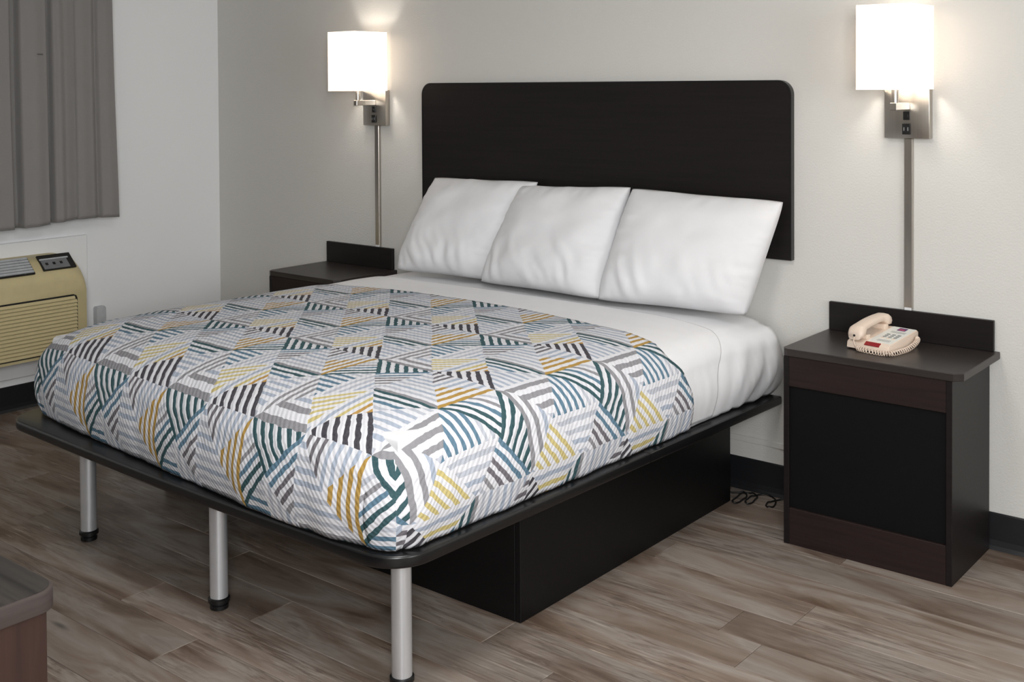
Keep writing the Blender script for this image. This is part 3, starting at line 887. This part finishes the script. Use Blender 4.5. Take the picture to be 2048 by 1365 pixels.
# ================================================================== AIR CONDITIONER ON THE LEFT WALL
def air_conditioner():
    x0 = XL + 0.022
    y0, y1 = -1.985, -0.888
    root = thing('air_conditioner', (x0 + 0.09, (y0 + y1) / 2, 0.262), 'beige wall air conditioner with louvred front under the grey curtain', 'air conditioner')
    # panel behind it
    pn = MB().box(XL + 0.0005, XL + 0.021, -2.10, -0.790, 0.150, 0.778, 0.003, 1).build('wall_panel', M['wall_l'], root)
    # shell: front outline in y-z with rounded upper right corner, extruded in x, then the top-front slanted
    zb, zt = 0.262, 0.713
    R = 0.105
    out = [(y0, zb), (y1, zb)]
    for i in range(13):
        a = math.pi / 2 * i / 12
        out.append((y1 - R + R * math.cos(a), zt - R + R * math.sin(a)))
    for i in range(13):
        a = math.pi / 2 * i / 12
        out.append((y0 + R - R * math.sin(a), zt - R + R * math.cos(a)))
    xs = [0.0, 0.075, 0.10, 0.125, 0.150, 0.168, 0.178, 0.182]
    zin = [0.0, 0.0, 0.006, 0.022, 0.045, 0.068, 0.090, 0.110]
    b = bmesh.new(); rings = []
    for dx, zi in zip(xs, zin):
        rr = []
        for (y, z) in out:
            zz = z if z <= zb + 0.001 else zb + (z - zb) * ((zt - zi - zb) / (zt - zb))
            yi_ = y - 0.16 * zi if y > -1.4 else y + 0.16 * zi
            rr.append(b.verts.new((x0 + dx, yi_, zz)))
        rings.append(rr)
    n = len(out)
    for k in range(len(rings) - 1):
        for i in range(n):
            b.faces.new((rings[k][i], rings[k][(i + 1) % n], rings[k + 1][(i + 1) % n], rings[k + 1][i]))
    b.faces.new(rings[0][::-1]); b.faces.new(rings[-1])
    bmesh.ops.recalc_face_normals(b, faces=b.faces[:])
    MB().join(b).build('shell', M['beige'], root, True, 50)
    xf = x0 + 0.182
    # louvred front grille
    g0, g1, gz0, gz1 = -1.93, -0.952, 0.275, 0.535
    gr = MB().prism([(g0, gz0), (g1, gz0), (g1, gz1 - 0.02), (g1 - 0.006, gz1 - 0.006), (g1 - 0.02, gz1), (g0, gz1)], 0, xf + 0.0003, xf + 0.003).build('grille_back', M['ac_dark'], root)
    NL = 15
    for i in range(NL):
        z = gz0 + 0.006 + (gz1 - gz0 - 0.012) * i / NL
        hgt = (gz1 - gz0) / NL
        y_end = g1 - 0.006 - (0.010 if i == NL - 1 else 0)
        MB().prism([(xf + 0.003, z), (xf + 0.012, z + 0.001), (xf + 0.013, z + 0.005), (xf + 0.006, z + hgt * 0.86), (xf + 0.003, z + hgt * 0.86)], 1, g0 + 0.006, y_end).build('louver', M['beige'], root)
    # sloping top with the air outlet and the control recess: helper in the slope frame
    import itertools
    pA = Vector((x0 + 0.088, 0, zt - 0.001)); pB = Vector((x0 + 0.172, 0, zt - 0.073))
    d = (pB - pA).normalized(); nrm = Vector((-d.z, 0, d.x)); nrm = nrm if nrm.z > 0 else -nrm
    Ls = (pB - pA).length
    def slope_box(s0, s1, ya, yb, h0, h1):
        mb = MB(); b = bmesh.new(); vs = []
        for (s_, yy, h) in itertools.product((s0, s1), (ya, yb), (h0, h1)):
            p = pA + d * s_ * Ls + nrm * h; vs.append(b.verts.new((p.x, yy, p.z)))
        for f in ((0, 1, 3, 2), (4, 6, 7, 5), (0, 4, 5, 1), (2, 3, 7, 6), (0, 2, 6, 4), (1, 5, 7, 3)):
            b.faces.new([vs[i] for i in f])
        bmesh.ops.recalc_face_normals(b, faces=b.faces[:])
        return mb.join(b)
    slope_box(0.06, 0.95, -1.80, -1.150, 0.006, 0.014).build('outlet_recess', M['ac_dark'], root)
    for i in range(6):
        s = 0.08 + i * 0.145
        slope_box(s, s + 0.095, -1.795, -1.155, 0.0145, 0.020).build('outlet_slat', M['plastic_grey'], root)
    for k in range(3):
        yy = -1.70 + k * 0.25
        slope_box(0.07, 0.93, yy, yy + 0.006, 0.0145, 0.0185).build('outlet_vane', M['ac_grey'], root)
    cr_ = slope_box(0.04, 0.86, -1.105, -0.945, 0.006, 0.0135).build('control_recess', M['ac_dark'], root)
    slope_box(0.34, 0.83, -1.100, -0.975, 0.0138, 0.0165).build('control_panel', M['ac_grey'], cr_)
    slope_box(0.27, 0.33, -1.103, -0.965, 0.0138, 0.0185).build('flap_edge', M['plastic_grey'], cr_)
    for k in range(3):
        yy = -1.085 + k * 0.035
        slope_box(0.50, 0.62, yy, yy + 0.012, 0.0167, 0.0185).build('button', M['plastic_black'], cr_)
air_conditioner()
# plug box on the wall beside it
pb = thing('plug_cover', (XL, -0.727, 0.29), 'small grey plug box on the wall beside the air conditioner', 'plug box')
MB().prism([(-0.752, 0.29), (-0.702, 0.29), (-0.702, 0.412), (-0.708, 0.420), (-0.746, 0.420), (-0.752, 0.412)], 0, XL + 0.0005, XL + 0.034, 0.003, 2).build('box', M['plastic_grey'], pb, True, 35)
MB().box(XL + 0.0345, XL + 0.036, -0.744, -0.710, 0.305, 0.335).build('label_plate', M['white_pvc'], pb)

# ================================================================== CURTAIN
def curtain():
    y0, y1 = -1.98, -0.700
    root = thing('curtain', (XL + 0.1, (y0 + y1) / 2, 0.86), 'pleated grey curtain hanging above the air conditioner', 'curtain')
    b = bmesh.new(); rows = []
    # fold key points: (y, depth) depth towards the room positive
    keys = [(-1.98, 0.0)]
    yy = -1.98
    rnd = random.Random(3)
    while yy < -1.42:
        yy += rnd.uniform(0.045, 0.075); keys.append((yy, 0.034)); yy += rnd.uniform(0.03, 0.06); keys.append((yy, -0.030))
    keys = [k for k in keys if k[0] < -1.37]
    keys += [(-1.345, -0.028), (-1.29, 0.030), (-1.225, 0.026), (-1.205, -0.030), (-1.178, -0.034), (-1.165, 0.022), (-1.11, 0.040), (-1.05, 0.026), (-1.038, -0.030), (-1.018, -0.028), (-1.006, 0.016), (-0.985, 0.026), (-0.95, 0.010), (-0.90, 0.0), (-0.893, 0.018), (-0.87, 0.020), (-0.82, 0.010), (-0.79, -0.012), (-0.775, 0.012), (-0.74, 0.018), (-0.700, 0.010)]
    NY = 420; NZ_ = 60
    def dep(y):
        for (a, da), (c, dc) in zip(keys, keys[1:]):
            if y <= c:
                t_ = (y - a) / (c - a); return da + (dc - da) * smooth(t_)
        return keys[-1][1]
    z0, z1 = 0.862, 2.20
    for j in range(NZ_ + 1):
        v = j / NZ_; z = z0 + (z1 - z0) * v
        rr = []
        for i in range(NY + 1):
            y = y0 + (y1 - y0) * i / NY
            amp = 0.75 + 0.25 * (1 - v)
            ysh = y + 0.012 * noise.noise(Vector((y * 3, v * 1.5, 2.2))) * (1 - v)
            d = dep(max(y0, min(y1, ysh))) * amp + 0.006 * noise.noise(Vector((y * 7, z * 1.3, 0.5)))
            zz = z + (-0.008 * math.sin(y * 9) * (1 - v) ** 3 if j < 10 else 0)
            flare = 0.012 * (1 - v) ** 2 * max(0, (y + 0.9) / 0.2) if y > -0.9 else 0
            rr.append(b.verts.new((XL + 0.105 + d + 0.02 * (1 - v), y + flare, zz)))
        rows.append(rr)
    for j in range(NZ_):
        for i in range(NY):
            b.faces.new((rows[j][i], rows[j][i + 1], rows[j + 1][i + 1], rows[j + 1][i]))
    hemline = [[(v.co + Vector((0.0016, 0, 0.010))) for v in rows[0]]]
    bmesh.ops.recalc_face_normals(b, faces=b.faces[:])
    c = MB().join(b).build('cloth', M['curtain'], root, True, 180)
    md = c.modifiers.new('thickness', 'SOLIDIFY'); md.thickness = 0.0025
    MB().tube(hemline[0][::2], 0.0016, 5).build('hem', M['stitch'], root, True, 80)
    # rod above
    rod = MB()
    rod.box(XL + 0.09, XL + 0.115, -2.05, -0.64, 2.185, 2.215, 0.004, 2)
    rod.box(XL + 0.0005, XL + 0.0895, -2.03, -2.01, 2.19, 2.21); rod.box(XL + 0.0005, XL + 0.0895, -0.68, -0.66, 2.19, 2.21)
    rod.build('rod', M['white_pvc'], root)
    # small dark stain on a fold
    MB().box(XL + 0.158, XL + 0.160, -1.105, -1.078, 1.640, 1.645, 0.0008, 1).build('stain', M['curtain_stain'], root)
curtain()

# ================================================================== DESK IN THE FOREGROUND
def desk():
    zt = 0.735
    x1, yf = 1.108, -2.886
    root = thing('desk', (0.4, -3.15, 0), 'brown desk with a rounded corner in the near foreground', 'desk')
    r = 0.035
    pts = []
    for i in range(9):
        a = math.pi / 2 * i / 8
        pts.append((x1 - r + r * math.sin(a), yf - r + r * math.cos(a)))
    pts += [(x1, yf - 0.56), (-0.35, yf - 0.56), (-0.35, yf)]
    MB().prism(pts, 2, zt - 0.032, zt, 0.0018, 2).build('edge_band', M['desk_edge'], root, True, 30)
    inner = [(x - (0.004 if x > 0.4 else -0.004), y - (0.004 if y > yf - 0.3 else -0.004)) for x, y in pts]
    MB().prism(inner, 2, zt + 0.0001, zt + 0.0012).build('top', M['desk_top'], root)
    xs = x1 - 0.016; ysb = yf - 0.016
    MB().box(xs - 0.02, xs, yf - 0.54, ysb, 0, zt - 0.0325, 0.001, 1).build('side_panel', M['desk_side'], root)
    MB().box(-0.32, -0.30, yf - 0.54, ysb, 0, zt - 0.0325, 0.001, 1).build('side_panel', M['desk_side'], root)
    MB().box(-0.2995, xs - 0.0205, ysb - 0.02, ysb - 0.002, 0.0, zt - 0.0325, 0.001, 1).build('modesty_panel', M['desk_side'], root)
desk()

# ================================================================== CABLE ON THE FLOOR
cab = [(0.700, -0.090), (0.718, -0.079), (0.738, -0.063), (0.757, -0.053), (0.777, -0.071), (0.788, -0.112), (0.785, -0.152), (0.774, -0.165), (0.761, -0.15), (0.757, -0.112), (0.756, -0.062), (0.768, -0.044), (0.789, -0.044), (0.809, -0.054), (0.821, -0.086), (0.825, -0.124), (0.817, -0.143), (0.803, -0.134), (0.795, -0.107), (0.798, -0.071), (0.807, -0.038), (0.826, -0.024), (0.849, -0.025), (0.874, -0.045), (0.893, -0.079), (0.901, -0.117), (0.89, -0.13), (0.875, -0.117), (0.871, -0.093), (0.877, -0.063), (0.895, -0.035), (0.94, -0.028), (1.0, -0.030)]
def crom(P, m=5):
    o = []
    for i in range(len(P) - 1):
        p0, p1, p2, p3 = [Vector(P[max(0, min(len(P) - 1, i + k))]) for k in (-1, 0, 1, 2)]
        for j in range(m):
            f = j / m
            o.append(0.5 * ((2 * p1) + (p2 - p0) * f + (2 * p0 - 5 * p1 + 4 * p2 - p3) * f * f + (3 * p1 - p0 - 3 * p2 + p3) * f ** 3))
    o.append(Vector(P[-1])); return o
cc = crom([(x, y, 0.0032) for x, y in cab])
for i, p in enumerate(cc): p.z = 0.0032 + 0.004 * max(0, math.sin(i * 0.55))
tag(MB().tube(cc, 0.0028, 6).build('power_cable', M['plastic_black'], None, True, 80), 'thin black cable looping on the floor between bed and nightstand', 'cable')
